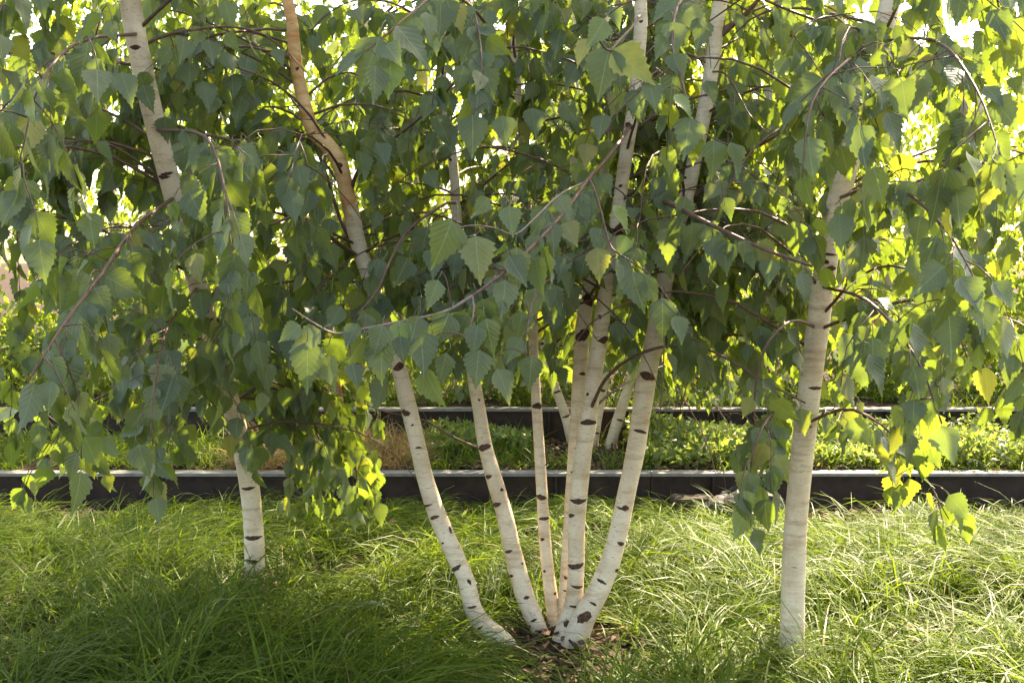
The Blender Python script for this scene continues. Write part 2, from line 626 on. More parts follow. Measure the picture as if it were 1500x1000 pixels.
class Stem:
    def __init__(self, ctrl, top=None, lean=(0, 0)):
        pts = [P(x, y, d) for x, y, w, d in ctrl]
        rad = [w / 2 * d / FPX for x, y, w, d in ctrl]
        if top is not None:
            z0, r0 = pts[-1][2], rad[-1]
            dirv = norm(pts[-1] - pts[-3])
            dirv = norm(dirv + np.array([lean[0], lean[1], 0.9]))
            k = 5
            for i in range(1, k + 1):
                f = i / k
                pts.append(pts[-1] + dirv * (top - z0) / k + np.array([*rng.normal(0, 0.025, 2), 0]))
                rad.append(r0 * (1 - 0.75 * f))
        self.c = catmull(np.hstack([np.array(pts), np.array(rad)[:, None]]), 5)
        self.pts, self.rad = self.c[:, :3], np.maximum(self.c[:, 3], 0.003)
        self.T = norm(np.gradient(self.pts, axis=0))
        X = np.array([1.0, 0, 0])
        self.e1 = norm(X - (self.T @ X)[:, None] * self.T)
        self.e2 = np.cross(self.e1, self.T)

    def build(self, parent, mat, sides=18, name="stem"):
        mb = MB()
        # uneven bark outline
        k = len(self.pts)
        rad = self.rad * (1 + 0.025 * np.convolve(rng.standard_normal(k), np.ones(3) / 3, 'same'))
        a = np.arange(sides) / sides * 2 * math.pi
        ph = rng.uniform(0, 6, 3)
        s = np.concatenate([[0], np.cumsum(np.linalg.norm(np.diff(self.pts, axis=0), axis=1))])
        rr = rad[:, None] * (1 + 0.02 * np.sin(2 * a + ph[0] + s[:, None] * 3) + 0.012 * np.sin(3 * a + ph[1] - s[:, None] * 9))
        V = self.pts[:, None] + rr[..., None] * (np.sin(a)[None, :, None] * self.e1[:, None] + np.cos(a)[None, :, None] * self.e2[:, None])
        i = np.arange(k - 1)[:, None] * sides
        j = np.arange(sides)[None, :]
        Q = np.stack([i + j, i + (j + 1) % sides, i + sides + (j + 1) % sides, i + sides + j], -1).reshape(-1, 4)
        mb.add(V.reshape(-1, 3), None, Q)
        self.o = obj(name, mb.mesh(name, mat), parent)
        return self.o

    def at_py(self, py):
        x, y, d = project(self.pts)
        i = int(np.argmin(np.abs(y - py)))
        return i, x[i], d[i]

    def frame(self, f):
        i = min(int(f), len(self.pts) - 2)
        t = f - i
        mixv = lambda A: A[i] * (1 - t) + A[i + 1] * t
        return mixv(self.pts), mixv(self.rad), norm(mixv(self.T)), norm(mixv(self.e1)), norm(mixv(self.e2))

    def scar(self, root, px, py, wpx, hpx, mat=None, droop=0.25, bulge=0.05, tilt=0.0):
        """a lens of dark corky bark that wraps the stem at pixel (px, py)"""
        x, y, d = project(self.pts)
        n = len(y)
        f = float(np.interp(-py, -y[:n], np.arange(n))) if y[0] > y[-1] else 0.0
        c, r, T, e1, e2 = self.frame(f)
        xs, ys, ds = project(c)
        rpx = r * FPX / ds[0]
        phi = math.asin(max(-0.92, min(0.92, (px - xs[0]) / rpx)))
        A = math.asin(min(0.97, wpx / 2 / rpx)) * 1.05
        h = hpx / 2 * ds[0] / FPX
        na, nb = 9, 5
        V = []
        for ia in range(na):
            a = -A + 2 * A * ia / (na - 1)
            q = a / A
            hh = h * (0.25 + 0.75 * (1 - q * q)) * (1 - abs(q) ** 5) + 0.0006
            for ib in range(nb):
                b = -1 + 2 * ib / (nb - 1)
                dz = hh * b * (0.5 if b > 0 else 1.25) - droop * h * 2 * q * q + tilt * q * h * 2 + rng.normal(0, h * 0.10)
                edge = (1 - b * b) * (1 - q * q)
                rad = r * 1.012 + 0.0003 + bulge * r * edge + (0.0008 if abs(b) < 0.9 and abs(q) < 0.95 else -0.0006)
                an = phi + a
                V.append(c + T * dz + rad * (math.sin(an) * e1 + math.cos(an) * e2))
        i = np.arange(na - 1)[:, None] * nb + np.arange(nb - 1)[None]
        Q = np.stack([i, i + nb, i + nb + 1, i + 1], -1).reshape(-1, 4)
        me = make_mesh("bark_scar", np.array(V), [Q], None, None, True, [mat or M_SCAR])
        o = bpy.data.objects.new("bark_scar", me)
        o.parent = self.o
        o.matrix_parent_inverse = Matrix.Identity(4)
        col.objects.link(o)
        return o


# ------------------------------------------------------------------ branching
CLEAR = []      # pixel capsules (x0, y0, x1, y1, half width, depth) where a stem stays uncovered


def in_clear(px, py, d):
    bad = np.zeros(len(px), bool)
    for x0, y0, x1, y1, hw, dd in CLEAR:
        vx, vy = x1 - x0, y1 - y0
        t = np.clip(((px - x0) * vx + (py - y0) * vy) / (vx * vx + vy * vy), 0, 1)
        dist = np.hypot(px - x0 - t * vx, py - y0 - t * vy)
        bad |= (dist < hw) & (d < dd)
    return bad


def curve_branch(start, direction, length, droop, n=9, jit=0.08):
    d = norm(direction)
    pts = [np.array(start, float)]
    st = length / n
    for i in range(n):
        d = norm(d + np.array([0, 0, -droop / n * (0.4 + 1.6 * i / n)]) + rng.normal(0, jit, 3))
        pts.append(pts[-1] + d * st)
    return np.array(pts)


def leaves_on(pts, L, spacing, smin, smax, hang=1.0, face=(0, -0.7, 0.45), start=0.15):
    seg = np.linalg.norm(np.diff(pts, axis=0), axis=1)
    S = np.concatenate([[0], np.cumsum(seg)])
    s = S[-1] * start + rng.uniform(0, spacing)
    sgn = 1
    while s < S[-1]:
        i = min(np.searchsorted(S, s) - 1, len(seg) - 1)
        f = (s - S[i]) / seg[i]
        p = pts[i] * (1 - f) + pts[i + 1] * f
        t = norm(pts[i + 1] - pts[i])
        side = norm(np.cross(t, np.array([0, 0, 1.0]) + 0.3 * rng.standard_normal(3))) * sgn
        y = 0.25 * t + 0.45 * side * rng.uniform(0.2, 1.3) + np.array([0, 0, -1.0]) * hang * rng.uniform(0.5, 1.4) + 0.18 * rng.standard_normal(3)
        n = np.array(face) + 0.75 * rng.standard_normal(3)
        L.add(p, y, n, rng.uniform(smin, smax))
        sgn = -sgn
        s += spacing * rng.uniform(0.6, 1.5)


def twiggy(mb, L, pts, r0, twig_sp=0.10, tl=(0.16, 0.42), leaf=(0.055, 0.085), leaf_sp=0.036, hang=1.0, sides=5, keep=None, start=0.18):
    """a branch with drooping leafy twigs"""
    k = len(pts)
    mb.tube(pts, np.linspace(r0, max(0.0012, r0 * 0.25), k), sides)
    seg = np.linalg.norm(np.diff(pts, axis=0), axis=1)
    S = np.concatenate([[0], np.cumsum(seg)])
    s = S[-1] * start
    while s < S[-1]:
        i = min(np.searchsorted(S, s) - 1, len(seg) - 1)
        f = (s - S[i]) / seg[i]
        p = pts[i] * (1 - f) + pts[i + 1] * f
        t = norm(pts[i + 1] - pts[i])
        d = norm(0.5 * t + 0.8 * norm(rng.standard_normal(3) * np.array([1, 1, 0.5])))
        tw = curve_branch(p, d, rng.uniform(*tl), rng.uniform(0.6, 1.9), 5, 0.1)
        if keep is None or keep(tw):
            mb.tube(tw, np.linspace(0.0019, 0.0009, len(tw)), 4)
            leaves_on(tw, L, leaf_sp, *leaf, hang=hang)
        s += twig_sp * rng.uniform(0.6, 1.5)
    leaves_on(pts, L, leaf_sp * 2, *leaf, hang=hang, start=0.45)


def prune(arr, rule):
    p, y, n, s = arr
    px, py, d = project(p + y * s[:, None] * 0.8)
    keep = ~in_clear(px, py, d) & rule(px, py, d) & (p[:, 1] > 1.7)
    return tuple(a[keep] for a in arr)


# ================================================================== main birch clump
birch = thing("birch_tree", P(815, 945, 4.02), "multi-stemmed white-barked birch spreading from one base in the long grass", "tree")
S1 = Stem([(754, 960, 24, 3.92), (742, 946, 32, 3.92), (726, 932, 34, 3.93), (706, 914, 31, 3.95), (692, 888, 27, 3.96), (683, 850, 26, 3.97), (662, 803, 27, 3.98), (640, 752, 27, 4.0),
           (623, 700, 25, 4.0), (609, 640, 24, 4.0), (597, 590, 24, 4.0), (583, 535, 22, 4.0), (566, 480, 21, 4.0), (546, 420, 22, 3.98), (527, 366, 23, 3.97), (512, 300, 23, 3.95)])
S1b = Stem([(516, 318, 22.6, 3.954), (512, 300, 23, 3.95), (498, 242, 23, 3.93), (480, 213, 23, 3.92), (458, 190, 20, 3.9), (444, 145, 19, 3.9), (434, 95, 18, 3.88), (429, 50, 17, 3.86), (421, 0, 16, 3.85)], 6.0, (-0.3, 0))
S2 = Stem([(802, 946, 22, 4.05), (788, 918, 26, 4.06), (769, 872, 28, 4.08), (752, 810, 27, 4.1), (738, 750, 26, 4.11), (722, 695, 24, 4.12), (710, 650, 22, 4.13), (702, 600, 20, 4.14), (695, 560, 19, 4.15),
           (685, 480, 17, 4.18), (676, 400, 16, 4.2), (669, 320, 15, 4.22), (665, 250, 14, 4.25), (655, 170, 13, 4.28), (640, 60, 12, 4.3)], 6.0, (-0.3, 0.2))
S3 = Stem([(820, 948, 22, 4.09), (812, 906, 21, 4.1), (805, 855, 19, 4.11), (799, 800, 18, 4.12), (795, 740, 17, 4.13), (792, 690, 16, 4.14), (787, 610, 15, 4.16), (782, 520, 14, 4.2), (780, 440, 14, 4.23),
           (773, 320, 14, 4.26), (766, 210, 13, 4.3), (757, 110, 12, 4.32), (750, 0, 11, 4.35)], 6.3, (0, 0.3))
S4 = Stem([(830, 945, 22, 4.07), (826, 895, 19, 4.09), (829, 840, 18, 4.1), (835, 760, 19, 4.11), (840, 690, 20, 4.13), (846, 600, 21, 4.15), (850, 540, 22, 4.17), (854, 480, 22, 4.19), (862, 430, 18, 4.22),
           (868, 390, 15, 4.25), (880, 300, 13, 4.3), (890, 200, 12, 4.33), (900, 60, 11, 4.36)], 6.2, (0.1, 0.3))
S5 = Stem([(815, 975, 46, 3.99), (823, 950, 40, 3.99), (833, 912, 32, 4.0), (841, 878, 27, 4.0), (844, 825, 25, 4.0), (844, 780, 25, 4.0), (847, 730, 26, 4.0), (855, 660, 25, 4.0), (862, 615, 25, 4.0), (870, 550, 24, 4.0),
           (878, 500, 24, 4.0), (884, 450, 22, 3.99), (892, 395, 22, 3.98), (902, 340, 23, 3.97), (908, 290, 20, 3.96), (918, 220, 20, 3.94), (926, 170, 20, 3.92), (934, 100, 19, 3.9), (939, 30, 19, 3.88), (940, -40, 18, 3.87)], 6.6, (0.05, -0.05))
S6 = Stem([(828, 972, 36, 3.94), (842, 938, 37, 3.94), (856, 903, 36, 3.94), (877, 864, 33, 3.95), (895, 820, 30, 3.96), (908, 770, 28, 3.97), (917, 725, 27, 3.98), (930, 665, 27, 4.0), (938, 615, 28, 4.0), (948, 550, 28, 4.0),
           (957, 505, 27, 4.0), (967, 450, 25, 4.01), (976, 400, 24, 4.02), (992, 335, 22, 4.03), (1008, 280, 22, 4.04), (1022, 210, 22, 4.05), (1036, 140, 22, 4.06), (1048, 60, 21, 4.07), (1056, 0, 20, 4.08)], 6.4, (0.2, 0.1))
for st, mt in ((S1, M_BARK), (S1b, M_BARK_TAN_GLOW), (S2, M_BARK), (S3, M_BARK), (S4, M_BARK), (S5, M_BARK), (S6, M_BARK)):
    st.build(birch, mt)
tag(S1b.o, "orange-brown peeling upper length of the outermost leaning stem, warmed by painted sun glow")

for st, marks in (
    (S1, [(585, 534, 17, 12, 'r'), (594, 600, 14, 12), (614, 653, 9, 3), (624, 735, 20, 4), (636, 753, 16, 7, 'r'), (660, 777, 5, 12), (667, 826, 18, 8), (688, 850, 6, 9), (692, 886, 14, 4), (605, 620, 5, 3), (648, 790, 5, 3), (702, 915, 12, 5)]),
    (S1b, [(452, 193, 24, 6), (437, 100, 6, 5), (499, 240, 8, 8)]),
    (S2, [(709, 652, 19, 12, 'r'), (715, 694, 12, 8), (735, 716, 6, 6), (726, 734, 16, 7), (744, 803, 13, 5), (748, 838, 9, 5), (771, 872, 9, 6), (781, 905, 10, 4), (702, 585, 4, 4), (765, 825, 5, 4)]),
    (S3, [(787, 592, 14, 11), (792, 725, 15, 9), (797, 757, 16, 6), (794, 787, 7, 5), (797, 833, 5, 5), (813, 867, 5, 5), (799, 680, 5, 3)]),
    (S4, [(853, 488, 20, 20), (862, 437, 16, 22), (853, 546, 10, 5), (828, 843, 6, 5), (827, 862, 5, 3), (846, 655, 10, 4), (838, 690, 6, 3)]),
    (S5, [(885, 493, 17, 12, 'r'), (862, 615, 24, 9), (847, 730, 24, 9), (836, 752, 12, 7), (841, 825, 24, 9), (845, 855, 18, 5), (840, 883, 14, 4), (829, 909, 9, 14), (921, 182, 14, 10, 'r'), (878, 462, 6, 8, 'r'), (908, 271, 6, 5),
          (860, 576, 5, 5), (902, 338, 24, 12), (892, 394, 10, 7), (938, 32, 6, 4)]),
    (S6, [(856, 897, 18, 22, 'r'), (947, 547, 23, 13, 'r'), (937, 628, 20, 5), (915, 740, 12, 9, 'r'), (908, 743, 16, 3), (909, 791, 12, 7), (880, 849, 16, 5), (904, 828, 8, 7), (868, 880, 12, 4), (962, 425, 14, 9), (1002, 262, 8, 4)]),
):
    for mk in marks:
        st.scar(birch, *mk[:4], mat=M_SCAR_RED if len(mk) > 4 else M_SCAR, droop=rng.uniform(-0.1, 0.5), tilt=rng.uniform(-0.25, 0.25))

for st, segs in ((S1, [(945, 535)]), (S1b, [(240, 60)]), (S1, [(372, 305)]), (S2, [(935, 575), (310, 250)]), (S3, [(915, 590), (495, 445)]), (S4, [(900, 425)]), (S5, [(950, 430), (360, 325), (300, 255), (240, 205), (80, 0)]),
                 (S6, [(950, 500), (460, 405), (285, 250), (180, 150), (100, 70), (55, 0)])):
    for y0, y1 in segs:
        k = max(1, int(abs(y0 - y1) / 60))
        yy = np.linspace(y0, y1, k + 1)
        for a, b in zip(yy[:-1], yy[1:]):
            i, xa, da = st.at_py(a)
            j, xb, db = st.at_py(b)
            CLEAR.append((xa, a, xb, b, 21, da + 0.02))

birch_leaves = Leaves()


def hero_branch(path, r0, r1=0.0015, mat=None, parent=None, name="branch"):
    pts = catmull([P(x, y, d) for x, y, d in path], 4)
    mb = MB()
    mb.tube(pts, np.linspace(r0, r1, len(pts)), 7)
    return pts, mb


HERO = []
for path, r0, r1, mt in (
    ([(924, 183, 3.93), (895, 225, 3.5), (862, 262, 3.0), (835, 300, 2.75), (800, 340, 2.55), (762, 378, 2.42), (730, 405, 2.36), (690, 435, 2.3)], 0.0065, 0.0035, M_TWIG),
    ([(692, 433, 2.3), (650, 457, 2.28), (590, 470, 2.24), (530, 482, 2.2), (490, 488, 2.18), (455, 470, 2.16), (428, 452, 2.15)], 0.0036, 0.0015, M_TWIG_GREY),
    ([(858, 266, 2.98), (820, 285, 2.7), (785, 318, 2.5), (755, 343, 2.42), (725, 334, 2.36), (695, 330, 2.32), (668, 334, 2.3)], 0.0026, 0.0012, M_TWIG_GREY),
    ([(692, 433, 2.3), (694, 455, 2.29), (690, 475, 2.28), (684, 492, 2.27), (672, 488, 2.25)], 0.0022, 0.001, M_TWIG_GREY),
    ([(902, 338, 3.95), (930, 310, 3.72), (956, 292, 3.5), (985, 300, 3.35), (1015, 316, 3.2), (1070, 343, 3.05), (1122, 366, 2.95), (1190, 390, 2.9)], 0.011, 0.004, M_TWIG),
    ([(863, 262, 2.99), (875, 290, 2.85), (888, 340, 2.75), (897, 364, 2.7), (920, 380, 2.66), (950, 402, 2.62), (975, 432, 2.6), (1000, 470, 2.58), (1012, 492, 2.57)], 0.0035, 0.0012, M_TWIG),
    ([(864, 602, 4.0), (885, 558, 3.85), (912, 532, 3.75), (945, 515, 3.65), (985, 506, 3.55), (1025, 508, 3.5), (1070, 528, 3.4), (1128, 563, 3.3), (1180, 590, 3.25)], 0.007, 0.003, M_TWIG),
    ([(863, 603, 4.02), (905, 568, 4.2), (950, 545, 4.45), (990, 528, 4.7)], 0.006, 0.003, M_TWIG),
    ([(512, 287, 3.95), (525, 250, 3.9), (560, 215, 3.8), (600, 185, 3.7), (640, 150, 3.6), (670, 115, 3.5)], 0.008, 0.003, M_TWIG),
    ([(668, 297, 4.22), (650, 300, 3.9), (600, 335, 3.6), (570, 385, 3.4), (553, 425, 3.3), (517, 468, 3.2)], 0.006, 0.003, M_TWIG),
    ([(524, 376, 3.97), (490, 352, 3.8), (455, 325, 3.65), (430, 318, 3.5), (395, 330, 3.4)], 0.009, 0.004, M_TWIG),
    ([(522, 372, 3.97), (496, 315, 4.0), (478, 255, 4.05), (462, 215, 4.1), (440, 150, 4.15)], 0.008, 0.004, M_TWIG),
    ([(1050, 58, 4.07), (1075, 35, 4.05), (1098, 15, 4.0), (1135, -30, 3.95)], 0.013, 0.006, M_TWIG),
    ([(1014, 292, 4.04), (1045, 262, 4.0), (1080, 235, 4.0), (1127, 205, 3.95), (1190, 175, 3.9)], 0.010, 0.004, M_TWIG),
    ([(1042, 105, 4.06), (1062, 108, 3.9), (1080, 135, 3.8), (1098, 168, 3.7), (1128, 198, 3.6)], 0.004, 0.002, M_TWIG),
    ([(709, 660, 4.12), (660, 638, 4.2), (620, 615, 4.3), (565, 603, 4.4), (530, 590, 4.5)], 0.005, 0.002, M_TWIG),
    ([(972, 425, 4.02), (1040, 410, 4.3), (1080, 405, 4.4), (1120, 408, 4.5)], 0.006, 0.003, M_TWIG),
    ([(962, 478, 4.0), (1010, 465, 4.3), (1050, 456, 4.5), (1130, 460, 4.7)], 0.006, 0.003, M_TWIG),
    ([(939, 20, 3.88), (925, 40, 3.4), (905, 62, 2.9), (892, 74, 2.65), (878, 60, 2.5), (868, 40, 2.45)], 0.005, 0.0015, M_TWIG),
    ([(1056, -5, 4.08), (1020, -20, 3.4), (992, 10, 2.9), (985, 70, 2.75), (1000, 125, 2.7), (1012, 172, 2.68), (1040, 200, 2.66), (1075, 215, 2.65)], 0.006, 0.0015, M_TWIG),
    ([(757, 100, 4.3), (700, 20, 3.4), (650, -10, 2.9), (600, 22, 2.6), (565, 52, 2.5), (535, 75, 2.45)], 0.006, 0.0015, M_TWIG),
    ([(690, 5, 3.3), (700, 40, 2.95), (705, 100, 2.8), (692, 165, 2.75)], 0.003, 0.0012, M_TWIG),
    ([(862, 432, 4.22), (845, 410, 4.0), (822, 396, 3.7), (805, 410, 3.2), (790, 420, 2.9), (778, 450, 2.7), (770, 500, 2.6), (772, 520, 2.55)], 0.005, 0.0015, M_TWIG),
):
    pts, mb = hero_branch(path, r0, r1)
    obj("branch", mb.mesh("branch", mt), birch)
    HERO.append(pts)
HP = np.vstack(HERO)

# leaves that can be picked out in the photograph: base pixel, tip pixel, lime (1) or not, turn about the midrib
SEEN = [(697, 345, 701, 418, 0, .1), (757, 362, 752, 432, 0, -.2), (662, 322, 637, 396, 0, .5), (628, 332, 608, 390, 0, -.4), (745, 302, 750, 347, 0, .1), (716, 290, 690, 318, 0, .6),
        (584, 470, 592, 512, 1, .2), (658, 458, 636, 512, 0, .3), (712, 466, 722, 524, 0, -.3), (642, 410, 624, 454, 0, .2), (455, 342, 466, 396, 0, .2), (480, 357, 493, 397, 0, -.2),
        (484, 320, 480, 352, 0, .3), (500, 448, 478, 486, 0, .1), (524, 474, 504, 512, 0, -.3), (450, 500, 452, 578, 0, .3), (482, 520, 484, 575, 0, -.5), (516, 532, 524, 570, 0, .4),
        (586, 492, 590, 534, 0, 0), (654, 516, 643, 570, 0, .8), (622, 540, 648, 603, 0, -.9), (702, 512, 694, 570, 0, .1), (728, 540, 752, 592, 0, .6), (566, 552, 546, 608, 0, -.6),
        (779, 520, 775, 574, 0, 0), (1002, 508, 993, 556, 0, .3), (1030, 520, 1054, 558, 0, .9), (926, 398, 942, 460, 0, -.1), (970, 436, 973, 500, 0, .1), (960, 298, 963, 352, 0, 0),
        (968, 274, 988, 308, 0, .5), (815, 284, 840, 328, 0, .5), (850, 282, 856, 320, 0, .1), (806, 324, 817, 374, 0, .6), (806, 414, 809, 474, 0, 0), (784, 422, 776, 470, 0, .3),
        (838, 416, 842, 450, 0, .4), (876, 362, 880, 416, 0, -.3), (918, 346, 902, 378, 1, .2), (1004, 288, 994, 330, 0, .4), (982, 332, 974, 388, 0, -.3), (1066, 356, 1069, 386, 0, 0), (1090, 352, 1092, 384, 0, .2),
        (886, 28, 862, 72, 0, .4), (893, 70, 874, 146, 0, -.2), (896, 74, 960, 124, 1, .1), (985, 32, 990, 82, 0, .1), (986, 78, 1000, 120, 0, 0), (952, 122, 960, 164, 0, .1), (988, 138, 1018, 172, 1, .7),
        (1012, 172, 1000, 236, 0, .1), (1028, 26, 1024, 78, 0, .4), (1034, 118, 1052, 154, 0, .4), (780, 158, 784, 204, 0, .2), (824, 148, 852, 190, 0, -.4), (556, 54, 526, 134, 0, .1), (572, 84, 572, 146, 1, .1),
        (550, 96, 548, 152, 0, .8), (580, 38, 634, 96, 0, .7), (692, 38, 713, 84, 0, .5), (692, 168, 695, 232, 0, 0), (735, 86, 722, 104, 0, .3), (680, 96, 668, 136, 0, .3), (650, 182, 668, 226, 0, .4), (735, 170, 744, 214, 0, .1), (640, 130, 656, 168, 0, -.6),
        (900, 300, 925, 340, 1, .8), (1045, 205, 1048, 262, 0, .3), (1070, 208, 1082, 262, 0, .7), (740, 410, 738, 468, 0, .4), (765, 455, 760, 505, 0, .6), (700, 476, 690, 522, 0, -.3), (560, 476, 548, 524, 0, .2), (470, 484, 420, 512, 0, .1), (440, 476, 408, 500, 0, .2),
        (612, 462, 600, 508, 0, .5), (745, 375, 772, 420, 0, .4), (790, 345, 770, 385, 0, -.3), (828, 300, 832, 345, 0, .5), (945, 405, 962, 450, 0, -.6), (990, 462, 1000, 505, 0, .5)]
for bx, by, tx, ty, lime, turn in SEEN:
    hx, hy, hd = project(HP)
    dist = np.hypot(hx - bx, (hy - by) * 1.0) + 12 * np.maximum(0, hd - 2.9)
    k = int(np.argmin(dist))
    d = float(np.clip(HP[k][1] - 0.01, 2.15, 3.6))
    b3, t3 = P(bx, by, d), P(tx, ty, d - 0.02)
    y = t3 - b3
    s = np.linalg.norm(y) / 1.0
    n = np.array([math.sin(turn), -math.cos(turn), 0.30])
    # blade starts at the base pixel; the leaf's own stalk (0.30 s) reaches back from it
    yn = norm(y)
    o = single_leaf(b3 - yn * s * 0.30, y, n, s, M_LEAF_YEL if lime else M_LEAF, birch)
    if lime: o["label"] = "lime green lighter leaf"
    q0, q3 = HP[k], b3 - yn * s * 0.28
    if np.linalg.norm(q0 - q3) > 0.012:
        mid = 0.5 * (q0 + q3) + np.array([0, 0, 0.25 * np.linalg.norm(q0 - q3)])
        cv = catmull([q0, mid, q3], 4)
        pet = MB(); pet.tube(cv, np.linspace(0.0013, 0.0009, len(cv)), 4)
        obj("twig", pet.mesh("twig", M_TWIG), birch)
CLEAR_SEEN = [(0.5 * (a + c), 0.5 * (b + e)) for a, b, c, e, _, _ in SEEN]


def main_rule(px, py, d):
    ok = ~((py > 560 + 14 * np.sin(px / 37.0)) & (px > 560) & (px < 1085) & (d < 6.0))
    ok &= ~((py > 770) & (d < 6))
    ok &= ~((d < 2.1) & (px > 380) & (px < 1140))
    return ok


# limbs and twigs through the crown
for st, y_lo, n_br in ((S1, 520, 8), (S1b, 300, 24), (S2, 530, 30), (S3, 520, 30), (S4, 480, 28), (S5, 440, 32), (S6, 480, 32)):
    x, y, d = project(st.pts)
    ok = np.where((y < y_lo) & (st.pts[:, 2] > 1.0))[0]
    for q in range(n_br):
        f = ok[0] + (ok[-1] - 1 - ok[0]) * ((q + rng.uniform(0, 0.9)) / n_br)
        c, r, T, e1, e2 = st.frame(f)
        az = rng.uniform(0, 2 * math.pi)
        if c[2] > 2.3 and math.sin(az) < -0.1 and rng.random() < 0.75: az = -az
        direction = np.array([math.cos(az), math.sin(az), rng.uniform(0.25, 0.9)])
        if math.sin(az) < -0.2: direction[1] *= 0.7
        ln = rng.uniform(0.55, 1.15)
        pts = curve_branch(c, direction, ln, rng.uniform(0.9, 2.0), 10)
        mb = MB()
        twiggy(mb, birch_leaves, pts, min(0.0055, r * 0.45), 0.085, leaf=(0.068, 0.112), leaf_sp=0.042,
               keep=lambda tw: not in_clear(*project(tw[2:])).any() and main_rule(*project(tw[2:])).all())
        obj("branch", mb.mesh("branch", M_TWIG), birch)
for pts in HERO:                       # leaves along the boughs that reach forward
    if pts[-1][1] < 3.3:
        q = pts[pts[:, 1] < 3.3]
        if len(q) > 3:
            leaves_on(q, birch_leaves, 0.032, 0.066, 0.100, face=(0, -1.0, 0.35), start=0.0)
for st in (S1b, S2, S3, S4, S5, S6):   # the crown overhead: extra boughs out of view, added to shade the near leaves
    ok = np.where(st.pts[:, 2] > 2.55)[0]
    for q in range(13):
        f = ok[0] + (ok[-1] - 1 - ok[0]) * ((q + rng.uniform(0, 0.9)) / 13) * 0.8
        c, r, T, e1, e2 = st.frame(f)
        az = rng.uniform(-0.5, 1.6)
        pts = curve_branch(c, [math.cos(az), math.sin(az), rng.uniform(0.5, 0.9)], rng.uniform(0.7, 1.4), rng.uniform(0.4, 1.1), 10)
        mb = MB()
        twiggy(mb, birch_leaves, pts, min(0.006, r * 0.45), 0.085, leaf=(0.085, 0.12), leaf_sp=0.042, keep=lambda tw: tw[:, 2].min() > 2.45)
        obj("branch", mb.mesh("branch", M_TWIG), birch)
arr = prune(birch_leaves.arrays(), main_rule)
px, py, dd = project(arr[0] + arr[1] * arr[3][:, None] * 0.8)
near = np.zeros(len(px), bool)
for cx, cy in CLEAR_SEEN:
    near |= (np.hypot(px - cx, py - cy) < 20) & (dd < 2.75)
arr = tuple(a[~near] for a in arr)
print("birch leaves", len(arr[0]))
place_leaves(arr, birch, 300 - len(SEEN), M_LEAF, HI)

# ================================================================== neighbouring birches at either side
def side_birch(name, label, ctrl, top, lean, y_lo, n_br, rule, n_single, extra=(), leafsize=(0.065, 0.105), toward=None):
    b0 = P(*ctrl[0][:2], ctrl[0][3])
    t = thing("birch_tree", (b0[0], b0[1], 0), label, "tree")
    st = Stem(ctrl, top, lean)
    st.build(t, M_BARK)
    i0 = st.pts
    x, y, d = project(st.pts)
    for k in range(9):
        yy = rng.uniform(60, 980)
        i, xx, _ = st.at_py(yy)
        st.scar(t, xx + rng.uniform(-7, 7), yy, rng.uniform(9, 26), rng.uniform(4, 10))
    L = Leaves()
    ok = np.where((y < y_lo))[0]
    for q in range(n_br):
        f = ok[0] + (ok[-1] - 1 - ok[0]) * ((q + rng.uniform(0, 0.9)) / n_br) * 0.9
        c, r, T, e1, e2 = st.frame(f)
        az = rng.uniform(0, 2 * math.pi)
        direction = np.array([math.cos(az), math.sin(az), rng.uniform(0.2, 0.8)])
        pts = curve_branch(c, direction, rng.uniform(0.5, 1.1), rng.uniform(0.9, 2.0), 10)
        mb = MB()
        twiggy(mb, L, pts, min(0.006, r * 0.45), 0.085, leaf=leafsize, leaf_sp=0.04, keep=lambda tw: rule(*project(tw[2:])).all())
        obj("branch", mb.mesh("branch", M_TWIG), t)
    for path, r0 in extra:
        pts = catmull([P(*q) for q in path], 4)
        mb = MB()
        twiggy(mb, L, pts, r0, 0.07, tl=(0.10, 0.26), leaf=leafsize, leaf_sp=0.034, keep=lambda tw: rule(*project(tw[2:])).all())
        obj("branch", mb.mesh("branch", M_TWIG), t)
    a = prune(L.arrays(), rule)
    place_leaves(a, t, n_single, M_LEAF, HI)
    return t, st


